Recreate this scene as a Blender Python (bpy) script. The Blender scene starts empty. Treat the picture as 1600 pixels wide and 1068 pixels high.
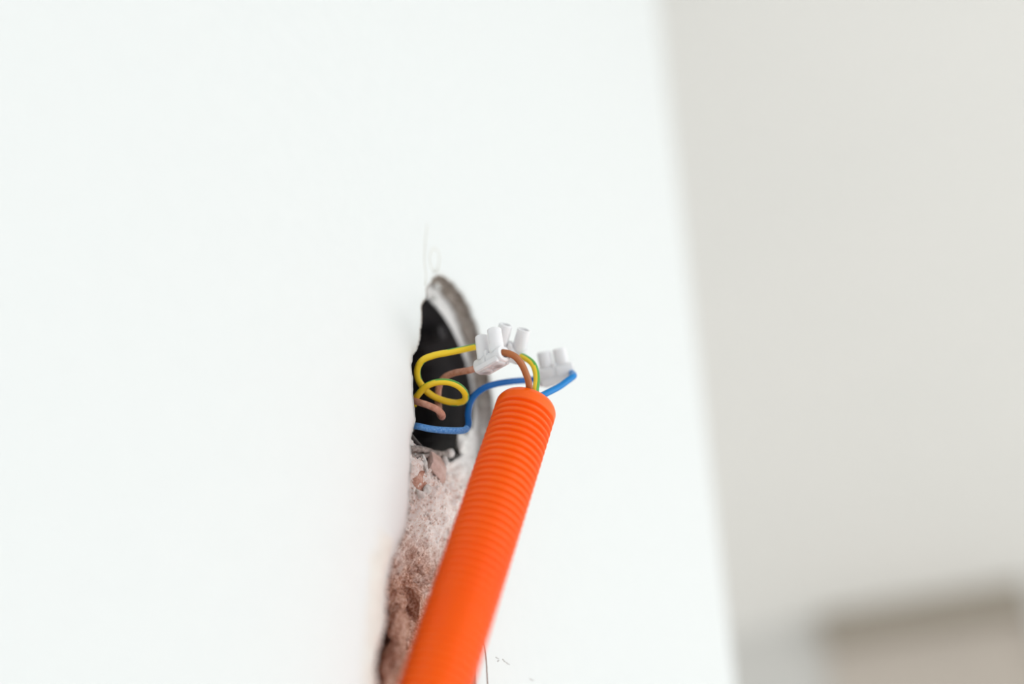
import bpy, bmesh, math, random
from math import radians, sin, cos, pi, hypot, atan2, sqrt, exp
from mathutils import Vector as V, Matrix, noise
from mathutils.geometry import delaunay_2d_cdt

random.seed(4)
S = bpy.context.scene
COL = S.collection

# ------------------------------------------------------------------ camera
FPX = 1700.0
TH, AZ = radians(34), radians(28)
FWD = V((cos(TH)*cos(AZ), cos(TH)*sin(AZ), sin(TH)))
RGT = V((sin(AZ), -cos(AZ), 0))
UPV = RGT.cross(FWD)
CAM = V((-0.28982693, -0.17946662, 1.68004457))
cd = bpy.data.cameras.new('camera')
cam = bpy.data.objects.new('camera', cd); COL.objects.link(cam)
cam.matrix_world = Matrix.Translation(CAM) @ Matrix((RGT, UPV, -FWD)).transposed().to_4x4()
cd.sensor_width = 36.0
cd.lens = FPX/1600*36.0
cd.clip_start = 0.01; cd.clip_end = 50
cd.dof.use_dof = True
cd.dof.focus_distance = 0.376
cd.dof.aperture_fstop = 1.95
cd.dof.aperture_blades = 0
S.camera = cam

# ------------------------------------------------------------------ light
w = bpy.data.worlds.new('world'); S.world = w; w.use_nodes = True
bg = w.node_tree.nodes['Background']
bg.inputs[0].default_value = (0.95, 0.985, 1.0, 1)
bg.inputs[1].default_value = 0.74

def area(name, loc, target, sx, sy, power, col):
    l = bpy.data.lights.new(name, 'AREA'); l.shape = 'RECTANGLE'
    l.size = sx; l.size_y = sy; l.energy = power; l.color = col
    o = bpy.data.objects.new(name, l); COL.objects.link(o)
    o.location = loc
    o.rotation_euler = (V(target)-V(loc)).to_track_quat('-Z', 'Y').to_euler()
    return o
area('far_ceiling_fill', (1.5, 2.9, 1.3), (1.5, 0.2, 2.6), 1.8, 1.4, 25, (1.0, 0.99, 0.97))  # added fill lamp behind the near wall, aimed up to brighten the ceiling
area('low_ceiling_fill', (1.6, -2.8, 1.0), (1.6, -.4, 2.65), 1.6, 1.2, 29, (1.0, 0.995, 0.98))  # added low fill, unseen, lifts the ceiling towards the right
area('window_daylight', (-0.3, -2.7, 1.9), (0.3, 0, 1.8), 2.2, 1.6, 26, (0.97, 0.99, 1.0))

S.view_settings.view_transform = 'Standard'
S.view_settings.look = 'None'
S.view_settings.exposure = 0.0
S.view_settings.gamma = 1.0
S.view_settings.use_curve_mapping = False

# ------------------------------------------------------------------ helpers
def ray(px, py):
    return FWD + RGT*((px-800)/FPX) + UPV*((534-py)/FPX)
def P(px, py, z):                # the point that lies z metres deep along the view axis
    return CAM + ray(px, py)*z
def onwall(px, py, y=0.0):       # the point on the plane y = const (parallel to the wall)
    r = ray(px, py)
    return CAM + r*((y-CAM.y)/r.y)
def D(dx, dy, dz):               # a direction: right, down, away
    return (RGT*dx - UPV*dy + FWD*dz).normalized()
HZ = 1.9                         # height of the hole's centre

def mesh(name, verts, faces, mats, parent=None, smooth=True, mi=None):
    me = bpy.data.meshes.new(name)
    me.from_pydata([tuple(v) for v in verts], [], faces)
    me.update()
    for m in (mats if isinstance(mats, (list, tuple)) else [mats]): me.materials.append(m)
    if mi is not None: me.polygons.foreach_set('material_index', mi)
    me.polygons.foreach_set('use_smooth', [smooth]*len(me.polygons))
    o = bpy.data.objects.new(name, me); COL.objects.link(o)
    if parent: o.parent = parent
    return o
def bmobj(name, bm, mats, parent=None, smooth=False):
    me = bpy.data.meshes.new(name); bm.to_mesh(me); bm.free()
    for m in (mats if isinstance(mats, (list, tuple)) else [mats]): me.materials.append(m)
    me.polygons.foreach_set('use_smooth', [smooth]*len(me.polygons))
    o = bpy.data.objects.new(name, me); COL.objects.link(o)
    if parent: o.parent = parent
    return o
def tag(o, label=None, cat=None, group=None, kind=None):
    if label: o['label'] = label
    if cat: o['category'] = cat
    if group: o['group'] = group
    if kind: o['kind'] = kind
    return o
def empty(name, loc):
    o = bpy.data.objects.new(name, None); COL.objects.link(o); o.location = loc
    o.empty_display_size = 0.005
    return o
def under(o, root):
    """parent o to root keeping world placement (root only translated)"""
    o.parent = root; o.matrix_parent_inverse = Matrix.Translation(-V(root.location)); return o

def spline(pts, n=10):
    pts = [V(p) for p in pts]
    q = [pts[0]*2-pts[1]] + pts + [pts[-1]*2-pts[-2]]
    out = []
    for i in range(1, len(q)-2):
        a, b, c, d = q[i-1:i+3]
        # centripetal Catmull-Rom
        t0 = 0; t1 = t0+max((b-a).length, 1e-6)**.5; t2 = t1+max((c-b).length, 1e-6)**.5; t3 = t2+max((d-c).length, 1e-6)**.5
        for k in range(n):
            t = t1+(t2-t1)*k/n
            A1 = a*((t1-t)/(t1-t0))+b*((t-t0)/(t1-t0))
            A2 = b*((t2-t)/(t2-t1))+c*((t-t1)/(t2-t1))
            A3 = c*((t3-t)/(t3-t2))+d*((t-t2)/(t3-t2))
            B1 = A1*((t2-t)/(t2-t0))+A2*((t-t0)/(t2-t0))
            B2 = A2*((t3-t)/(t3-t1))+A3*((t-t1)/(t3-t1))
            out.append(B1*((t2-t)/(t2-t1))+B2*((t-t1)/(t2-t1)))
    out.append(pts[-1])
    return out
def frames(path, up=None):
    T = []
    for i in range(len(path)):
        a = path[max(i-1, 0)]; b = path[min(i+1, len(path)-1)]
        T.append((b-a).normalized())
    n = (up or V((0.3, 0.2, 1))).normalized()
    n = (n-T[0]*n.dot(T[0])).normalized()
    N = [n]
    for i in range(1, len(path)):
        n = (n-T[i]*n.dot(T[i])).normalized(); N.append(n)
    return T, N
def tube(path, rad, seg=20, up=None, cap=True):
    """verts, faces, (ring, seg) index of every side face"""
    T, N = frames(path, up)
    vs, fs, idx = [], [], []
    for i, p in enumerate(path):
        r = rad(i) if callable(rad) else rad
        B = T[i].cross(N[i])
        for k in range(seg):
            a = 2*pi*k/seg
            vs.append(p+(N[i]*cos(a)+B*sin(a))*r)
    for i in range(len(path)-1):
        for k in range(seg):
            k2 = (k+1) % seg
            fs.append((i*seg+k, i*seg+k2, (i+1)*seg+k2, (i+1)*seg+k)); idx.append((i, k))
    if cap:
        fs.append(tuple(reversed(range(seg)))); idx.append((0, -1))
        e = (len(path)-1)*seg
        fs.append(tuple(range(e, e+seg))); idx.append((len(path)-1, -1))
    return vs, fs, idx

# ------------------------------------------------------------------ materials
def mat(name, col, rough=0.5, spec=0.5, metal=0.0, sss=0.0, sssr=0.002, trans=0.0):
    m = bpy.data.materials.new(name); m.use_nodes = True
    b = m.node_tree.nodes['Principled BSDF']
    b.inputs['Base Color'].default_value = (*col, 1)
    b.inputs['Roughness'].default_value = rough
    b.inputs['Specular IOR Level'].default_value = spec
    b.inputs['Metallic'].default_value = metal
    if sss:
        b.inputs['Subsurface Weight'].default_value = sss
        b.inputs['Subsurface Radius'].default_value = (1, .9, .85)
        b.inputs['Subsurface Scale'].default_value = sssr
    if trans: b.inputs['Transmission Weight'].default_value = trans
    return m
def N(m, t, **k):
    n = m.node_tree.nodes.new(t)
    for a, v in k.items(): setattr(n, a, v)
    return n
def L(m, a, b): m.node_tree.links.new(a, b)
def noise_tex(m, scale, detail=4, rough=.6, coord='Object', stretch=None):
    tc = N(m, 'ShaderNodeTexCoord'); nt = N(m, 'ShaderNodeTexNoise')
    nt.inputs['Scale'].default_value = scale; nt.inputs['Detail'].default_value = detail
    nt.inputs['Roughness'].default_value = rough
    src = tc.outputs[coord]
    if stretch:
        mp = N(m, 'ShaderNodeMapping'); mp.inputs['Scale'].default_value = stretch
        L(m, src, mp.inputs[0]); src = mp.outputs[0]
    L(m, src, nt.inputs['Vector'])
    return nt.outputs['Fac']
def ramp(m, fac, stops):
    r = N(m, 'ShaderNodeValToRGB')
    el = r.color_ramp.elements
    while len(el) < len(stops): el.new(0.5)
    for e, (p, c) in zip(el, stops): e.position = p; e.color = (*c, 1)
    L(m, fac, r.inputs[0]); return r.outputs[0]
def mixc(m, fac, a, b, mode='MIX'):
    x = N(m, 'ShaderNodeMix', data_type='RGBA', blend_type=mode)
    for s, v in ((x.inputs[0], fac), (x.inputs[6], a), (x.inputs[7], b)):
        if isinstance(v, (int, float)): s.default_value = v
        elif isinstance(v, tuple): s.default_value = (*v, 1)
        else: L(m, v, s)
    return x.outputs[2]
def bump(m, fac, strength, dist):
    b = N(m, 'ShaderNodeBump'); b.inputs['Strength'].default_value = strength
    b.inputs['Distance'].default_value = dist
    L(m, fac, b.inputs['Height']); L(m, b.outputs[0], m.node_tree.nodes['Principled BSDF'].inputs['Normal'])
def base(m, c): L(m, c, m.node_tree.nodes['Principled BSDF'].inputs['Base Color'])
def maprange(m, v, a, b, c=0., d=1.):
    r = N(m, 'ShaderNodeMapRange'); r.inputs[1].default_value = a; r.inputs[2].default_value = b
    r.inputs[3].default_value = c; r.inputs[4].default_value = d
    L(m, v, r.inputs[0]); return r.outputs[0]
def axis(m, i, coord='Object'):
    tc = N(m, 'ShaderNodeTexCoord'); s = N(m, 'ShaderNodeSeparateXYZ')
    L(m, tc.outputs[coord], s.inputs[0]); return s.outputs[i]

# painted wall
m_paint = mat('white_wall_paint', (.85, .868, .862), .75, .25)
at_ = N(m_paint, 'ShaderNodeAttribute', attribute_name='bare')
nz = noise_tex(m_paint, 130, 5)
c0 = ramp(m_paint, nz, [(.3, (.742, .764, .762)), (.7, (.756, .776, .774))])
c1 = ramp(m_paint, noise_tex(m_paint, 420, 4), [(.3, (.70, .665, .61)), (.7, (.79, .765, .72))])
base(m_paint, mixc(m_paint, at_.outputs['Fac'], c0, c1))
bump(m_paint, noise_tex(m_paint, 900, 3), .12, .0002)
# broken plaster edge around the hole (brownish skim in front, white filler behind)
m_plaster = mat('broken_plaster', (.7, .66, .62), .95, .1)
yy = axis(m_plaster, 1)
nn = noise_tex(m_plaster, 260, 6, .7)
ys = N(m_plaster, 'ShaderNodeMath', operation='MULTIPLY_ADD'); L(m_plaster, nn, ys.inputs[0]); ys.inputs[1].default_value = .006; L(m_plaster, yy, ys.inputs[2])
front = ramp(m_plaster, noise_tex(m_plaster, 500, 6, .75), [(.30, (.24, .18, .14)), (.5, (.48, .41, .36)), (.72, (.82, .78, .74))])
back = ramp(m_plaster, noise_tex(m_plaster, 350, 5, .7), [(.3, (.74, .72, .71)), (.6, (.93, .92, .91))])
zf = maprange(m_plaster, axis(m_plaster, 2), HZ-.012, HZ+.012)
greyf = ramp(m_plaster, noise_tex(m_plaster, 300, 6, .7), [(.3, (.62, .60, .59)), (.65, (.88, .86, .85))])
front = mixc(m_plaster, zf, greyf, front)
base(m_plaster, mixc(m_plaster, maprange(m_plaster, ys.outputs[0], .0100, .0118), front, back))
bump(m_plaster, noise_tex(m_plaster, 700, 6, .8), .9, .0009)
# rubble in the chase
m_rub = mat('brick_rubble_and_mortar', (.6, .4, .3), .95, .1)
zz = axis(m_rub, 2)
n1 = noise_tex(m_rub, 110, 6, .65); n2 = noise_tex(m_rub, 950, 5, .75)
terra = ramp(m_rub, n2, [(.30, (.20, .075, .045)), (.46, (.50, .265, .185)), (.66, (.90, .67, .57))])
white = ramp(m_rub, n2, [(.32, (.50, .26, .17)), (.42, (.86, .74, .68)), (.55, (.96, .93, .91))])
grey = ramp(m_rub, n2, [(.3, (.66, .64, .62)), (.6, (.90, .89, .88))])
zn = N(m_rub, 'ShaderNodeMath', operation='MULTIPLY_ADD'); L(m_rub, n1, zn.inputs[0]); zn.inputs[1].default_value = .05; L(m_rub, zz, zn.inputs[2])
cA = mixc(m_rub, maprange(m_rub, zn.outputs[0], HZ-.058, HZ-.036), terra, white)
xx_ = axis(m_rub, 0)
sm = N(m_rub, 'ShaderNodeMath', operation='MULTIPLY_ADD'); L(m_rub, zz, sm.inputs[0]); sm.inputs[1].default_value = 1.0; L(m_rub, n1, sm.inputs[2])
cB = mixc(m_rub, maprange(m_rub, zz, HZ-.036, HZ-.028), cA, grey)
base(m_rub, cB)
bump(m_rub, noise_tex(m_rub, 1100, 6, .85), .7, .0007)
m_brick = mat('terracotta_brick', (.42, .2, .14), .9, .15)
base(m_brick, ramp(m_brick, noise_tex(m_brick, 300, 6, .7), [(.3, (.32, .15, .105)), (.5, (.55, .32, .25)), (.75, (.80, .62, .55))]))
bump(m_brick, noise_tex(m_brick, 900, 5, .8), .6, .0005)
m_pinkgrey = mat('pinkish_brick_face', (.50, .36, .32), .9, .15)
base(m_pinkgrey, ramp(m_pinkgrey, noise_tex(m_pinkgrey, 250, 5), [(.3, (.52, .36, .31)), (.7, (.72, .57, .53))]))
bump(m_pinkgrey, noise_tex(m_pinkgrey, 700, 5, .8), .4, .0003)
m_crumb = mat('white_plaster_crumb', (.84, .83, .81), .95, .1)
base(m_crumb, ramp(m_crumb, noise_tex(m_crumb, 500, 5), [(.3, (.55, .56, .55)), (.6, (.86, .86, .84))]))
bump(m_crumb, noise_tex(m_crumb, 900, 5, .8), .7, .0005)
m_dustgrey = mat('grey_mortar_smear', (.36, .32, .30), .95, .1)
base(m_dustgrey, ramp(m_dustgrey, noise_tex(m_dustgrey, 800, 5, .7), [(.3, (.16, .14, .13)), (.65, (.50, .46, .43))]))
bump(m_dustgrey, noise_tex(m_dustgrey, 900, 5, .8), .8, .0006)
# box
m_box = mat('black_plastic', (.012, .010, .012), .5, .22)
d1 = noise_tex(m_box, 90, 6, .7)
dz = maprange(m_box, axis(m_box, 2), HZ-.010, HZ-.034)
dm = N(m_box, 'ShaderNodeMath', operation='MULTIPLY'); L(m_box, maprange(m_box, d1, .25, .8), dm.inputs[0]); L(m_box, dz, dm.inputs[1])
st = noise_tex(m_box, 60, 5, .7, stretch=(1, 14, .3))
cbx = ramp(m_box, st, [(.35, (.009, .008, .009)), (.7, (.040, .036, .038))])
base(m_box, mixc(m_box, dm.outputs[0], cbx, (.16, .15, .14)))
# wires
m_yel = mat('yellow_insulation', (.93, .64, .02), .38, .5)
m_grn = mat('green_insulation', (.10, .36, .06), .38, .5)
m_brn = mat('brown_insulation', (.40, .125, .035), .38, .5)
m_brnd = mat('dusty_brown_insulation', (.50, .22, .15), .55, .4)
base(m_brnd, ramp(m_brnd, noise_tex(m_brnd, 500, 5, .7), [(.3, (.42, .155, .09)), (.7, (.66, .36, .27))]))
m_blu = mat('blue_insulation', (.0, .11, .40), .36, .3)
m_blul = mat('bright_blue_insulation', (.0, .215, .60), .36, .35)
m_blud = mat('dusty_blue_insulation', (.12, .36, .80), .6, .4)
base(m_blud, ramp(m_blud, noise_tex(m_blud, 1400, 5, .8), [(.36, (.05, .22, .66)), (.58, (.15, .40, .82)), (.75, (.62, .74, .90))]))
m_cop = mat('copper', (.75, .38, .22), .3, .5, 1.0)
m_steel = mat('zinc_plated_steel', (.62, .60, .56), .35, .5, 1.0)
m_nylon = mat('translucent_white_nylon', (.83, .82, .835), .38, .45, sss=.4, sssr=.0010)
# conduit
m_org = mat('orange_plastic', (.97, .10, .0), .30, .4)
base(m_org, ramp(m_org, noise_tex(m_org, 40, 3), [(.3, (1.0, .115, .0)), (.7, (1.0, .14, .001))]))
# room
m_ceil = mat('ceiling_paint', (.80, .79, .765), .9, .1)
base(m_ceil, ramp(m_ceil, noise_tex(m_ceil, 2, 2), [(.3, (.79, .785, .76)), (.7, (.81, .80, .775))]))
m_back = mat('taupe_wall_paint', (.43, .385, .34), .9, .1)
base(m_back, ramp(m_back, noise_tex(m_back, 3, 3), [(.3, (.54, .485, .43)), (.7, (.57, .51, .45))]))
m_pale = mat('pale_grey_wall_paint', (.56, .55, .53), .9, .1)
base(m_pale, ramp(m_pale, noise_tex(m_pale, 3, 3), [(.3, (.64, .63, .605)), (.7, (.66, .65, .625))]))
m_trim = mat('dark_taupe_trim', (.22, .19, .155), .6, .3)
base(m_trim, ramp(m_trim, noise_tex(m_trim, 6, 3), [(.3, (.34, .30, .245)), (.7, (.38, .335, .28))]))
m_floor = mat('grey_screed', (.55, .53, .5), .8, .2)
base(m_floor, ramp(m_floor, noise_tex(m_floor, 5, 5), [(.3, (.74, .73, .70)), (.7, (.80, .79, .77))]))
m_mark = mat('pencil_mark', (.58, .57, .56), .9, .1)
m_crack = mat('crack_shadow_brown', (.30, .21, .18), .95, .05)

# ------------------------------------------------------------------ hole outline (wall plane, metres)
left = [(690, 428), (683, 432), (676, 442), (671, 449), (670, 464), (664, 472), (662.5, 486), (662, 505), (660.5, 520), (659, 532),
        (653, 546), (648, 558), (646.5, 573), (648.5, 590), (649, 606), (649.5, 622), (652, 640), (652.5, 656), (651, 663),
        (647, 676), (646, 690), (646, 705), (646, 722), (645, 740), (643.5, 760), (643, 790), (640, 815), (633, 835),
        (624, 858), (616, 878), (612, 898), (609, 925), (607, 950), (606, 975), (600, 997), (592, 1018), (588, 1040),
        (589, 1068), (592, 1110), (588, 1160), (584, 1220)]
right = [(735, 1220), (742, 1160), (746, 1110), (746, 1068), (743, 1040), (746, 1000), (752, 950), (752, 900), (757, 850), (762, 800),
         (769, 750), (776, 715), (777, 680), (775, 650), (773, 625), (770, 600), (766, 575), (759, 545), (750, 515), (742, 492),
         (735, 476), (726, 460), (716, 448), (706, 437), (697, 431)]
ctrl = [onwall(*p) for p in left+right]
# below the frame the chase runs on down the wall
i0 = len(left)
zend = ctrl[i0-1].z
extra_l = [V((ctrl[i0-1].x+dx, 0, zend-dz)) for dx, dz in ((.002, .03), (.000, .07), (.003, .12), (.002, .17), (.006, .20))]
extra_r = [V((ctrl[i0].x+dx, 0, ctrl[i0].z-dz)) for dx, dz in ((.000, .205), (.004, .17), (.001, .12), (.003, .07), (.001, .03))]
ctrl = ctrl[:i0]+extra_l+extra_r+ctrl[i0:]
raw = spline(ctrl+[ctrl[0]], 24)[:-1]
# resample to about 0.5 mm and roughen
def resample(pts, step, closed=True):
    out = [pts[0]]; acc = 0
    for a, b in zip(pts, pts[1:]+(pts[:1] if closed else [])):
        d = (b-a).length
        while acc+d >= step:
            t = (step-acc)/d; a = a.lerp(b, t); out.append(a.copy()); d = (b-a).length; acc = 0
        acc += d
    return out[:-1] if closed and (out[-1]-out[0]).length < step*.5 else out
cont = resample(raw, .0006)
NC = len(cont)
def nrm2(c, i, k=4):
    a = c[(i-k) % len(c)]; b = c[(i+k) % len(c)]
    t = (b-a).normalized(); return V((t.z, 0, -t.x))
area2 = sum(a.x*b.z-b.x*a.z for a, b in zip(cont, cont[1:]+cont[:1]))
sgn = 1 if area2 > 0 else -1                      # outward normal
c2 = []
for i, p in enumerate(cont):
    n = nrm2(cont, i)*sgn
    rough = .00055*noise.noise(p*330)+.0004*noise.noise(p*900+V((3, 1, 2)))
    if p.x > .0 and p.z > HZ-.03: rough *= 1.7
    c2.append(p+n*rough)
cont = c2
cxz = [(p.x, p.z) for p in cont]
CX0, CX1 = min(p[0] for p in cxz), max(p[0] for p in cxz)
CZ0, CZ1 = min(p[1] for p in cxz), max(p[1] for p in cxz)
def inside(x, z):
    if not (CX0 < x < CX1 and CZ0 < z < CZ1): return False
    r = False; j = NC-1
    for i in range(NC):
        xi, zi = cxz[i]; xj, zj = cxz[j]
        if (zi > z) != (zj > z) and x < (xj-xi)*(z-zi)/(zj-zi)+xi: r = not r
        j = i
    return r
from mathutils.kdtree import KDTree
kd = KDTree(NC)
for i, (x, z) in enumerate(cxz): kd.insert((x, 0, z), i)
kd.balance()
def dist(x, z): return kd.find((x, 0, z))[2]

# ------------------------------------------------------------------ structure: the near wall
WX1 = onwall(1090, 534).x          # outer corner of the wall
CEIL = 2.65
flake = [onwall(*p) for p in [(594, 832), (583, 850), (577, 880), (573, 930), (570, 990), (566, 1068), (560, 1180), (600, 1180), (600, 900), (612, 860), (612, 842)]]
fl = [(p.x, p.z) for p in flake]
def in_poly(x, z, poly):
    r = False; j = len(poly)-1
    for i in range(len(poly)):
        xi, zi = poly[i]; xj, zj = poly[j]
        if (zi > z) != (zj > z) and x < (xj-xi)*(z-zi)/(zj-zi)+xi: r = not r
        j = i
    return r
def pdist(x, z, poly):
    best = 9
    for (a, b), (c, d) in zip(poly, poly[1:]+poly[:1]):
        ex, ez = c-a, d-b; t = max(0, min(1, ((x-a)*ex+(z-b)*ez)/(ex*ex+ez*ez)))
        best = min(best, hypot(x-a-ex*t, z-b-ez*t))
    return best
pts = list(cxz)
edges = [(i, (i+1) % NC) for i in range(NC)]
X0, Z0, Z1 = -3.2, 0.0, CEIL
def addpts(step, lo, hi, jit, x0, x1, z0, z1):
    x = x0
    while x < x1:
        z = z0
        while z < z1:
            q = (x+random.uniform(-jit, jit), z+random.uniform(-jit, jit))
            dd = dist(*q)
            if lo < dd <= hi and not inside(*q): pts.append(q)
            z += step
        x += step
addpts(.0011, .0006, .006, .0003, CX0-.006, CX1+.006, CZ0-.006, CZ1+.006)
addpts(.003, .006, .03, .0008, CX0-.03, CX1+.03, CZ0-.03, CZ1+.03)
addpts(.03, .035, .3, .006, CX0-.25, WX1-.02, CZ0-.25, CZ1+.3)
k0 = len(pts)
rect = [(X0, Z0), (WX1-.004, Z0), (WX1-.004, Z1), (X0, Z1)]
pts += rect
edges += [(k0, k0+1), (k0+1, k0+2), (k0+2, k0+3), (k0+3, k0)]
res = delaunay_2d_cdt([V(p) for p in pts], edges, [], 0, 1e-7)
ov, of = res[0], res[2]
wv, wf, bare = [], [], []
for v in ov:
    x, z = v.x, v.y
    d = dist(x, z)
    y = 0.0
    b = 0.0
    if d < .05:
        y += -.00018*noise.noise(V((x, 3, z))*60)*min(1, d/.004)
        if d < .0045: y += .0014*(1-d/.0045)**2.2                   # worn, rounded lip
        if z < HZ-.05 and x < -.01:
            ip = in_poly(x, z, fl); pd = pdist(x, z, fl)
            s = pd if ip else -pd
            b = max(0, min(1, (s+.0012)/.0024))
            y -= .0016*max(0, min(1, (s+.001)/.003))*(.7+.5*noise.noise(V((x, 0, z))*200))
        lip = max(0, 1-d/.0012)
        b = max(b, lip*.55)
    wv.append((x, y, z)); bare.append(b)
for f in of:
    cx = sum(ov[i].x for i in f)/len(f); cz = sum(ov[i].y for i in f)/len(f)
    if inside(cx, cz): continue
    a = sum(ov[f[i]].x*ov[f[(i+1) % len(f)]].y-ov[f[(i+1) % len(f)]].x*ov[f[i]].y for i in range(len(f)))
    f = tuple(f) if a > 0 else tuple(reversed(f))
    wf.append(f)
# rounded outer corner and return face
TH_W = 0.42
nb = len(wv)
prof = [(WX1-.004, 0)]+[(WX1-.004+.004*sin(t), .004-.004*cos(t)) for t in (pi/8, pi/4, 3*pi/8, pi/2)]+[(WX1, TH_W)]
for x, y in prof:
    wv.append((x, y, Z0)); wv.append((x, y, Z1)); bare += [0, 0]
for i in range(len(prof)-1):
    a = nb+2*i; wf.append((a, a+2, a+3, a+1))
nb = len(wv); wv += [(X0, TH_W, Z0), (X0, TH_W, Z1)]; bare += [0, 0]
wf.append((nb-2, nb, nb+1, nb-1))
wall = mesh('wall_left', wv, wf, m_paint)
a_ = wall.data.attributes.new('bare', 'FLOAT', 'POINT'); a_.data.foreach_set('value', bare)
tag(wall, 'bright white painted wall with a broken hole and chase', kind='structure')

# plaster thickness
rings = [(0.0009, 0.0), (.0016, .0003), (.0026, .0006), (.0036, .0004), (.0046, .0007), (.0056, .0002), (.0066, -.0002), (.0076, .0000), (.0086, .0006), (.0096, .0012), (.0115, .002)]
pv, pf = [], []
for j, (y, off) in enumerate(rings):
    for i, p in enumerate(cont):
        n = nrm2(cont, i, 6)*sgn
        q = V((p.x, y, p.z))
        r = off
        if j:
            r += .0011*noise.noise(q*260)+.0006*noise.noise(q*700)
            y2 = y+.0004*noise.noise(q*500+V((9, 9, 9)))
        else: y2 = y
        pv.append((p.x+n.x*r, y2, p.z+n.z*r))
for j in range(len(rings)-1):
    for i in range(NC):
        i2 = (i+1) % NC
        f = (j*NC+i, j*NC+i2, (j+1)*NC+i2, (j+1)*NC+i)
        pf.append(f)
mesh('plaster_edge', pv, pf, m_plaster, wall)

# masonry behind the plaster: a rough relief with the box hole left open
BC = (onwall(673, 586, .008).x, onwall(673, 586, .008).z)     # box centre
BR = .0322
st_ = .0006
gx0, gx1, gz0, gz1 = CX0-.012, CX1+.012, CZ0-.012, CZ1+.014
nx = int((gx1-gx0)/st_); nz_ = int((gz1-gz0)/st_)
hv, hf, keep = [], [], []
for j in range(nz_+1):
    z = gz0+j*st_
    for i in range(nx+1):
        x = gx0+i*st_
        r = hypot(x-BC[0], z-BC[1])
        d = dist(x, z) if (CX0 < x < CX1) else .0
        if not inside(x, z): d = 0
        q = V((x, 0, z))
        below = max(0, min(1, (HZ-.022-z)/.012))
        lowr = max(0, min(1, (HZ-.050-z)/.03))
        y = .0078 + (.0015+.0015*noise.noise(q*80))*(1-below)*.5
        nf = noise.fractal(q*190, 1.0, 2.1, 5)
        y += below*(min(d*1.0, .0095)*(.3+.7*lowr)+.0012*lowr+.0024*nf*min(1, .3+d/.004)+.002*noise.noise(q*90)*lowr)
        y -= below*(1-lowr)*.0052*max(0, min(1, (r-BR-.0015)/.010))*min(1, d/.0015)
        y += lowr*.0014*noise.fractal(q*420, 1.0, 2.2, 4)
        y += (1-below)*.0005*noise.fractal(q*400, 1.0, 2, 4)
        if z < HZ-.14: y += min(.010, (HZ-.14-z)*.25)*min(1, d/.008)
        ang = atan2(z-BC[1], x-BC[0])
        br = BR+.0002+.0008*max(0, noise.noise(V((cos(ang)*3, sin(ang)*3, 1))))
        if r < br+.003: y = min(y, .0086)
        hv.append((x, y, z)); keep.append(r > br)
for j in range(nz_):
    for i in range(nx):
        a = j*(nx+1)+i
        f = (a, a+1, a+nx+2, a+nx+1)
        if all(keep[k] for k in f): hf.append(f)
mesh('masonry_core', hv, hf, m_rub, wall)

# brick fragments, mortar smears and crumbs stuck in the chase
def chunk(name, c, size, m, rot=0., seed=0, facet=.25, sub=2, parent=wall, smooth=False, rough=0.):
    bm = bmesh.new(); bmesh.ops.create_icosphere(bm, subdivisions=sub, radius=1)
    rnd = random.Random(seed)
    planes = [V((rnd.uniform(-1, 1), rnd.uniform(-1, 1), rnd.uniform(-1, 1))).normalized() for _ in range(9)]
    R_ = Matrix.Rotation(rot, 3, 'Y')
    for v in bm.verts:
        p = v.co.copy()
        for n in planes:
            e = p.dot(n)-(.62+.1*facet)
            if e > 0: p -= n*e
        p *= 1+.12*noise.noise(p*3+V((seed, 0, 0)))
        p = V((p.x*size[0], p.y*size[1], p.z*size[2]))
        w_ = V(c)+R_ @ p
        if rough: w_ += p.normalized()*rough*(noise.fractal(w_*230, 1, 2.1, 5)+.3)
        v.co = w_
    o = bmobj(name, bm, m, parent, smooth); return o
chunk('brick_fragment', onwall(680, 728, .0066), (.0075, .0030, .0058), m_pinkgrey, .5, 3, sub=3)
chunk('brick_fragment', onwall(655, 754, .0075), (.0052, .003, .0056), m_brick, -.1, 5, sub=3)
for px, py, y, sz, rt, sd in ((672, 800, .0165, (.007, .005, .006), .3, 11), (646, 868, .0175, (.0065, .0055, .008), -.4, 12), (655, 935, .0175, (.008, .0055, .008), .2, 13),
                              (622, 985, .0165, (.006, .005, .0075), .1, 15), (614, 1040, .0150, (.0068, .0055, .0105), .35, 17), (655, 845, .015, (.004, .003, .003), .9, 19)):
    chunk('brick_fragment', onwall(px, py, y), sz, m_rub, rt, sd, sub=5, rough=.0011, smooth=True)
chunk('plaster_crumb', onwall(684, 446, .0062), (.0022, .0012, .0016), m_crumb, .3, 21)
chunk('plaster_crumb', onwall(680, 466, .0068), (.0013, .0010, .0014), m_crumb, .3, 22)
chunk('plaster_crumb', onwall(683, 478, .0078), (.0012, .0009, .0010), m_crumb, .3, 23)
for px, py, y, sz, rt, sd in ((703, 708, .0060, (.0022, .0014, .0016), .2, 24), (664, 722, .0050, (.0009, .0008, .0032), -.6, 25), (697, 722, .0055, (.0022, .0014, .0022), .1, 26),
                              (656, 770, .0045, (.0026, .0012, .0012), .1, 27), (722, 694, .0068, (.0042, .0022, .0048), .5, 28), (732, 676, .0070, (.0016, .0014, .0030), .3, 29), (668, 765, .005, (.0016, .0012, .0030), .5, 30)):
    chunk('plaster_crumb', onwall(px, py, y), sz, m_crumb, rt, sd, sub=4, rough=.0005, smooth=True)
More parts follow.
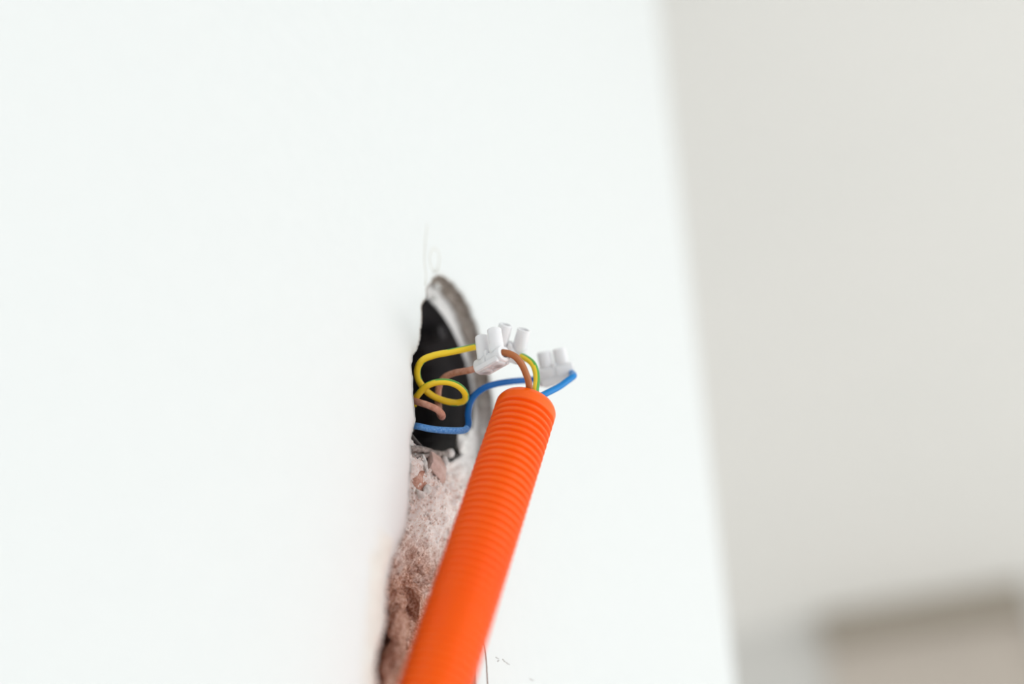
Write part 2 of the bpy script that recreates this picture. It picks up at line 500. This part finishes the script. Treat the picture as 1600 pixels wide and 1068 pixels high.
# loose gravelly crumbs, uncountable
bm = bmesh.new()
rnd = random.Random(77)
for k in range(900):
    px = rnd.uniform(600, 745); py = rnd.uniform(700, 1080)
    p = onwall(px, py, rnd.uniform(.006, .010))
    if not inside(p.x, p.z) or hypot(p.x-BC[0], p.z-BC[1]) < BR+.001: continue
    ix = int((p.x-gx0)/st_); iz = int((p.z-gz0)/st_)
    if not (0 <= ix <= nx and 0 <= iz <= nz_): continue
    y = hv[iz*(nx+1)+ix][1]
    s = rnd.uniform(.00025, .0008)
    g = bmesh.ops.create_icosphere(bm, subdivisions=1, radius=s, matrix=Matrix.Translation((p.x, y-s*.3, p.z)))
    for v in g['verts']: v.co += V((rnd.uniform(-1, 1), rnd.uniform(-1, 1), rnd.uniform(-1, 1)))*s*.3
o = bmobj('mortar_grit', bm, m_rub, wall); o['kind'] = 'stuff'
# grey smear of mortar with two dark slits below the box rim
for (pxs, r, m) in (([(640, 701), (655, 701), (668, 704), (680, 708), (692, 709), (704, 707)], .0011, m_dustgrey),
                    ([(640, 713), (655, 713), (670, 711), (684, 709), (698, 712)], .0009, m_dustgrey)):
    path = spline([onwall(a, b, .0068) for a, b in pxs], 8)
    vs, fs, _ = tube(path, lambda i: r*(1+.45*noise.noise(path[i]*500)), 10)
    vs = [v+V((noise.noise(v*700), noise.noise(v*700+V((5, 0, 0))), noise.noise(v*700+V((0, 5, 0)))))*.0003 for v in vs]
    mesh('mortar_smear', vs, fs, m, wall)

# hairline cracks, filler outline and pencil marks on the paint
def ribbon(name, pxs, wd, m, y=-.00012, n=8):
    path = spline([onwall(a, b, 0) for a, b in pxs], n)
    vs, fs = [], []
    for i, p in enumerate(path):
        t = (path[min(i+1, len(path)-1)]-path[max(i-1, 0)]).normalized(); nn_ = V((t.z, 0, -t.x))
        h = wd*.5*(1+.5*noise.noise(p*900))*(.25 if i in (0, len(path)-1) else 1)
        base_ = p+V((0, y, 0))+nn_*.00012*noise.noise(p*1500)
        vs += [base_-nn_*h, base_+V((0, -.00006, 0)), base_+nn_*h]
        vs[-3].y = .00015; vs[-1].y = .00015
    for i in range(len(path)-1):
        for k in (0, 1):
            fs.append((3*i+k, 3*i+k+1, 3*i+k+4, 3*i+k+3))
    return mesh(name, vs, fs, m, wall)
ribbon('crack', [(753, 996), (757, 1012), (759.5, 1035), (760.5, 1055), (762, 1080), (763, 1120)], .00038, m_crack, -.0003)
ribbon('crack', [(742, 1030), (743.5, 1045), (743, 1068), (745, 1100)], .0006, m_crack, -.0003)
m_fill = mat('filler_line', (.70, .69, .64), .9, .1)
ribbon('filler_line', [(681, 425), (674, 418), (671, 405), (674, 392), (680, 388), (685, 396), (686, 410), (683, 424)], .0007, m_fill, -.0003)
ribbon('filler_line', [(667, 350), (664, 380), (663, 410), (665, 430), (664, 446)], .0005, m_fill, -.0003)
for q in ([(774, 1026), (779, 1029)], [(777, 1033), (780, 1031)], [(785, 1029), (789, 1034)], [(790, 1034), (796, 1038)], [(827, 1060), (834, 1063)]):
    ribbon('pencil_mark', q, .0007, m_mark, -.0003, 4)

# ------------------------------------------------------------------ structure: the rest of the room
def slab(name, x0, x1, y0, y1, z0, z1, m, label=None, bev=0):
    bm = bmesh.new(); bmesh.ops.create_cube(bm, size=1)
    for v in bm.verts:
        v.co = V(((x0+x1)/2+v.co.x*(x1-x0), (y0+y1)/2+v.co.y*(y1-y0), (z0+z1)/2+v.co.z*(z1-z0)))
    if bev: bmesh.ops.bevel(bm, geom=list(bm.edges), offset=bev, segments=2, affect='EDGES')
    o = bmobj(name, bm, m); tag(o, label, kind='structure'); return o
slab('floor', -3.2, 3.2, -2.9, 3.2, -.1, 0, m_floor)
slab('ceiling', -3.2, 3.2, -2.9, 3.2, CEIL, CEIL+.1, m_ceil)
BX = 2.46
slab('wall_back', BX, BX+.15, -.10, .39, 0, CEIL, m_back)
slab('wall_back_pale', BX+.02, BX+.15, .39, 3.2, 0, CEIL, m_pale).name = 'wall_back'
slab('wall_right', BX-.02, BX+.15, -2.9, -.10, 0, CEIL, m_pale)
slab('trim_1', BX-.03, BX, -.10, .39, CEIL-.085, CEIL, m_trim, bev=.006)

# ------------------------------------------------------------------ flush wall box
def lathe(name, prof, m, c, seg=96, parent=None, smooth=True, close=False):
    vs, fs = [], []
    for (r, y) in prof:
        for k in range(seg):
            a = 2*pi*k/seg
            vs.append((c[0]+r*cos(a), y, c[1]+r*sin(a)))
    for j in range(len(prof)-1):
        for k in range(seg):
            k2 = (k+1) % seg
            fs.append((j*seg+k, j*seg+k2, (j+1)*seg+k2, (j+1)*seg+k))
    return mesh(name, vs, fs, m, parent, smooth)
box = empty('wall_box', (BC[0], .05, BC[1]))
tag(box, 'round black plastic wiring box sunk in the broken hole of the white wall', 'wiring box')
KB = .0318/.0306
prof = [(.0, .0505), (.0285, .0500), (.0288, .046)]
y = .045
prof += [(.0289, .030), (.0289, .0205), (.0293, .0203), (.0293, .0140), (.0298, .0138), (.0298, .0086), (.0300, .0080), (.0306, .0078), (.0309, .0084), (.0309, .0520), (0, .0525)]
prof = [(q*KB, t) for q, t in prof]
b_ = lathe('shell', prof, m_box, BC); under(b_, box)
# ribs moulded along the inside of the wall box
for k in range(10):
    a = radians(-62+k*13)
    bm = bmesh.new(); bmesh.ops.create_cube(bm, size=1)
    rr = .0290*KB
    for v in bm.verts:
        t = v.co.x*.0008; rad = rr+v.co.z*.0010; yy_ = .034+v.co.y*.026
        v.co = V((BC[0]+rad*cos(a)-t*sin(a), yy_, BC[1]+rad*sin(a)+t*cos(a)))
    under(bmobj('rib', bm, m_box), box)
for a in (70, 250):   # screw domes
    a = radians(a); cx = BC[0]+.0272*cos(a); cz = BC[1]+.0272*sin(a)
    o = lathe('screw_boss', [(0, .0100), (.0012, .0100), (.0013, .0095), (.0028, .0095), (.0030, .0100), (.0031, .048)], m_box, (cx, cz), 24)
    under(o, box)

# ------------------------------------------------------------------ conduit
conduit = empty('corrugated_conduit', (0, 0, HZ))
top = P(824, 632, .3800); bot = P(682, 1068, .3150)
ax = (top-bot).normalized()
low = bot-ax*.03
path = [top, bot.lerp(top, .5), bot, low]
cpath = [V((low.x-.012, low.y+.004, low.z-.040)), V((low.x-.012, .004, low.z-.080)), V((low.x-.010, .006, low.z-.13))]
p_all = spline([top, top.lerp(bot, .33), top.lerp(bot, .66), bot, low]+cpath, 40)
p_all = resample(p_all, .00027, False)
RO = .0107; PITCH = .0026; STEP = .00027
def crad(i):
    s = i*STEP
    if s < .0022: return RO-.0010*(1-s/.0022)**1.6
    if s < .0046: return RO
    ph = ((s-.0046) % PITCH)/PITCH
    c = .5-.5*cos(2*pi*ph); c = c*c*(3-2*c)
    return RO-.0015*c
vs, fs, _ = tube(p_all, crad, 64, up=V((0, 0, 1)), cap=False)
n0 = len(vs); sg = 64; npth = len(p_all)
inn, fi, _ = tube(p_all, RO-.0016, 64, up=V((0, 0, 1)), cap=False)
vs2 = vs+inn
fs2 = fs+[tuple(n0+k for k in reversed(f)) for f in fi]
for k in range(sg):
    k2 = (k+1) % sg
    fs2.append((k, n0+k, n0+k2, k2))
    e = (npth-1)*sg
    fs2.append((e+k, e+k2, n0+e+k2, n0+e+k))
c_ = mesh('sleeve', vs2, fs2, m_org)
bpy.data.objects.remove(conduit)
c_.name = 'corrugated_conduit'; conduit = c_
tag(conduit, 'bright orange corrugated plastic conduit rising from the chase in the white wall', 'conduit')

# ------------------------------------------------------------------ terminal connectors
def cyl(bm, a, b, r0, r1, seg=28, cap=True):
    a, b = V(a), V(b); T = (b-a).normalized()
    n = V((0, 0, 1)) if abs(T.z) < .9 else V((1, 0, 0)); n = (n-T*n.dot(T)).normalized(); B = T.cross(n)
    ra = [bm.verts.new(a+(n*cos(2*pi*k/seg)+B*sin(2*pi*k/seg))*r0) for k in range(seg)]
    rb = [bm.verts.new(b+(n*cos(2*pi*k/seg)+B*sin(2*pi*k/seg))*r1) for k in range(seg)]
    for k in range(seg): bm.faces.new((ra[k], ra[(k+1) % seg], rb[(k+1) % seg], rb[k]))
    return ra, rb
def revolve(bm, o, T, prof, seg=32, sq=0.0):
    """prof (t along T, radius); sq flattens the section towards a rounded square"""
    o = V(o); T = V(T).normalized()
    n = V((0, 0, 1)) if abs(T.z) < .9 else V((1, 0, 0)); n = (n-T*n.dot(T)).normalized(); B = T.cross(n)
    rows = []
    for t, r in prof:
        row = []
        for k in range(seg):
            a = 2*pi*k/seg; ca, sa = cos(a), sin(a)
            f = 1/max(abs(ca), abs(sa)); rr = r*(1-sq+sq*min(f, 1.25))
            row.append(bm.verts.new(o+T*t+(n*ca+B*sa)*rr))
        rows.append(row)
    for a, b in zip(rows, rows[1:]):
        for k in range(seg): bm.faces.new((a[k], a[(k+1) % seg], b[(k+1) % seg], b[k]))
    bm.faces.new(list(reversed(rows[0]))); bm.faces.new(rows[-1])
def terminal(label, c, X, Zd, sp=.0034, tr=.0026, th=.0098, bl=.0068, br=.0028, sq=.2):
    X = X.normalized(); Zd = (Zd-X*Zd.dot(X)).normalized(); Y = Zd.cross(X)
    M = Matrix((X, Y, Zd)).transposed().to_4x4(); M.translation = c
    root = empty('screw_terminal', c)
    tag(root, label, 'connector', 'white screw terminals joining the wires')
    bm = bmesh.new()
    # towers, hollow at the top
    for s in (-1, 1):
        revolve(bm, (s*sp, 0, 0), (0, 0, 1), [(-br-.0006, tr*.62), (-br-.0002, tr*.86), (-br*.6, tr*1.02), (th-.0004, tr*.94), (th-.0001, tr*.90), (th, tr*.82), (th, tr*.64), (th-.0022, tr*.60)], sq=sq*.5)
        revolve(bm, (s*sp, 0, 0), (s, 0, 0), [(-sp+.0004, br*.98), (bl-sp-.0004, br), (bl-sp, br*.93), (bl-sp, br*.55), (bl-sp-.0035, br*.52)], sq=sq)
        revolve(bm, (s*sp, 0, 0), (0, 0, -1), [(-.002, tr*.8), (br+.0002, tr*.8), (br+.0006, tr*.5)], sq=.2)
    # middle web with the fixing eye
    def bxx(x0, x1, y0, y1, z0, z1):
        g = bmesh.ops.create_cube(bm, size=1)
        for v in g['verts']: v.co = V(((x0+x1)/2+v.co.x*(x1-x0), (y0+y1)/2+v.co.y*(y1-y0), (z0+z1)/2+v.co.z*(z1-z0)))
        ed = {e for v in g['verts'] for e in v.link_edges}
        bmesh.ops.bevel(bm, geom=list(ed), offset=.0003, segments=2, affect='EDGES')
    bxx(-.0009, .0009, -br*.9, br*.9, -br*.9, br*1.25)
    bxx(-bl*.85, bl*.85, -br*1.12, -br*.55, -br*1.05, -br*.3)
    bxx(-bl*.85, bl*.85, br*.55, br*1.12, -br*1.05, -br*.3)
    bmesh.ops.transform(bm, matrix=M, verts=bm.verts)
    bmesh.ops.recalc_face_normals(bm, faces=bm.faces)
    o = bmobj('housing', bm, m_nylon, smooth=True); under(o, root)
    md = o.modifiers.new('edge', 'EDGE_SPLIT'); md.split_angle = radians(35)
    bm = bmesh.new()
    revolve(bm, (-bl+.0012, 0, 0), (1, 0, 0), [(0, br*.5), (2*bl-.0024, br*.5)], seg=20)
    bmesh.ops.transform(bm, matrix=M, verts=bm.verts)
    under(bmobj('metal_insert', bm, m_steel, smooth=False), root)
    for s in (-1, 1):
        bm = bmesh.new()
        revolve(bm, (s*sp, 0, 0), (0, 0, 1), [(.001, tr*.5), (th-.0026, tr*.5), (th-.0022, tr*.42)], seg=20)
        bmesh.ops.transform(bm, matrix=M, verts=bm.verts)
        under(bmobj('screw', bm, m_steel), root)
    return root, M
zA, zB, zC = .3745, .391, .402
tA, MA = terminal('white two-tower screw terminal nearest the black box, gripping the brown wires',
                  P(768, 563, zA), D(.66, -.38, -.66), D(-.02, -1, .30), sp=.0033, th=.0105)
tB, MB = terminal('white screw terminal tilted right behind the front one, gripping the green wire above the conduit',
                  P(794, 549, zB), D(.97, .26, .05), D(.20, -1, -.28), th=.0095)
tC, MC = terminal('rightmost white screw terminal, blurred, gripping the blue wires',
                  P(869, 585, zC), D(.97, -.20, -.1), D(-.12, -1, .05), sp=.0029, th=.0092, br=.0034, tr=.0027, sq=.8)

# ------------------------------------------------------------------ wires
WR = .00118
def wire(name, label, pts, mats, stripe=None, n=12, rad=WR, split=None):
    path = spline(pts, n)
    vs, fs, idx = tube(path, rad, 20)
    mi = []
    if stripe:
        T, Nn = frames(path); an = []
        for q, d in stripe[0]:
            i = q*n; B = T[i].cross(Nn[i]); a = (atan2(d.dot(B), d.dot(Nn[i]))/(2*pi)) % 1
            if an: a += round(an[-1][1]-a)
            an.append((i, a))
        def phase(i):
            if i <= an[0][0]: return an[0][1]
            for (i0, a0), (i1, a1) in zip(an, an[1:]):
                if i <= i1: return a0+(a1-a0)*(i-i0)/(i1-i0)
            return an[-1][1]
    for i, k in idx:
        if stripe and k >= 0:
            ph = (k/20+.025-phase(i)+.5) % 1 - .5
            mi.append(1 if abs(ph) < stripe[1]/2 else 0)
        elif split: mi.append(split(i, k, path))
        else: mi.append(0)
    o = mesh(name, vs, fs, mats, None, True, mi)
    tag(o, label, 'wire'); return o
def inbox(x, y, z): return V((BC[0]+x, y, BC[1]+z))
G = 'insulated wires of the wall outlet'
eA_in = MA @ V((-.0062, 0, 0)); eA_out = MA @ V((.0064, 0, 0))
eB_in = MB @ V((-.0064, 0, 0)); eB_out = MB @ V((.0064, 0, 0))
eC_in = MC @ V((-.0064, 0, 0)); eC_out = MC @ V((.0064, 0, 0))
AXB = (MB.to_3x3() @ V((1, 0, 0))); AXA = (MA.to_3x3() @ V((1, 0, 0))); AXC = (MC.to_3x3() @ V((1, 0, 0)))
wire('earth_wire', 'yellow and green striped wire looping inside the black box to the left of the terminals',
     [inbox(-.024, .046, -.004), inbox(-.026, .025, -.010), P(643, 632, .3895), P(651, 619, .3835), P(665, 604, .381), P(682, 597, .3795), P(702, 597, .379), P(718, 604, .380), P(727, 615, .3815), P(726, 625, .3835),
      P(714, 629, .3855), P(695, 626, .3865), P(676, 618, .3865), P(662, 606, .386), P(653, 590, .385), P(653, 574, .3835), P(661, 562, .3825), P(678, 555, .382), P(700, 550.5, .382), P(722, 546, .383), P(744, 541.5, .385), P(762, 541, .389), eB_in-AXB*.002, eB_in+AXB*.004],
     [m_yel, m_grn], stripe=([(2, D(-.6, -1, 0)), (5, D(-.3, -1, .1)), (8, D(1, .1, .4)), (10, D(.3, 1, .1)), (12, D(.2, 1, .5)), (14, D(1, -.2, .2)), (16, D(.6, .6, .5)), (18, D(-.2, -1, .3)), (20, D(0, -1, .1))], .30))
wire('live_wire', 'dusty brown wire bending back inside the black box and entering the front terminal',
     [inbox(-.020, .046, -.012), inbox(-.026, .024, -.014), P(638, 623, .387), P(652, 627.5, .3805), P(668, 632.5, .3785), P(682, 639, .3782), P(690, 646, .3790), P(691, 651, .3815), P(687.5, 647, .3855), P(685, 632, .3885), P(684.5, 615, .3895), P(687, 600, .3895), P(695, 589, .3885), P(708, 583, .3865), P(722, 580, .3835),
      P(736, 577.5, .3805), eA_in+AXA*.002],
     [m_brnd, m_brn], split=lambda i, k, p: 0)
wire('neutral_wire', 'blue wire crossing the bottom of the black box and rising behind the conduit',
     [inbox(-.018, .046, -.016), inbox(-.024, .022, -.021), P(638, 662, .3865), P(655, 666, .3800), P(675, 670, .3795), P(697, 672, .380), P(716, 672.5, .381), P(727, 671, .3825), P(732, 663, .3845), P(731.5, 648, .3865), P(734, 631, .388), P(742, 617, .389), P(756, 606, .3900), P(775, 599.5, .392), P(800, 595.5, .395), P(825, 593.5, .399), eC_in-AXC*.002, eC_in+AXC*.003],
     [m_blud, m_blu], split=lambda i, k, p: 0 if i < 12*7.4 else 1)
inner = lambda s, a, b: top-ax*s+RGT*a+UPV*b
wire('live_wire', 'short glossy brown wire arching from the front terminal down into the orange conduit',
     [eA_out-AXA*.003, P(781, 551.5, .3715), P(793, 551.5, .3705), P(805, 557, .3705), P(815, 569, .3712), P(822, 584, .3722), P(826.5, 600, .3735), inner(.004, .0010, .0010), inner(.03, .001, .001), inner(.06, .001, .0)],
     [m_brn])
wire('earth_wire', 'short yellow and green wire curving from the tilted terminal into the orange conduit',
     [eB_out-AXB*.003, P(826, 562, .386), P(833, 569, .3845), P(837.5, 581, .383), P(838.5, 595, .381), P(837, 608, .3785), inner(.006, .0040, .0005), inner(.03, .004, 0), inner(.06, .003, 0)],
     [m_yel, m_grn], stripe=([(1, D(.6, -.6, 0)), (4, D(1, -.1, -.15)), (6, D(1, 0, -.3))], .38))
wire('neutral_wire', 'short bright blue wire running from the rightmost terminal into the orange conduit',
     [eC_out-AXC*.001, P(896.5, 586.5, .3925), P(894, 589, .3905), P(886, 595, .389), P(875, 603, .387), P(862, 610, .3845), P(849, 616.5, .382), P(838, 623, .3790), inner(.012, .0035, -.003), inner(.035, .002, -.003), inner(.06, .001, -.003)],
     [m_blul])
# bared copper tips where wires enter the terminals belong to the wires
for nm, a, b in (('copper_tip', eA_out-AXA*.002, P(781, 548.5, .3722)),):
    vs, fs, _ = tube([a, a.lerp(b, .5), b], .0006, 12)
    t = bpy.data.objects['live_wire.001']
    o = mesh(nm, vs, fs, m_steel); o.parent = t
for o in COL.objects:
    if o.get('category') == 'wire': o['group'] = G
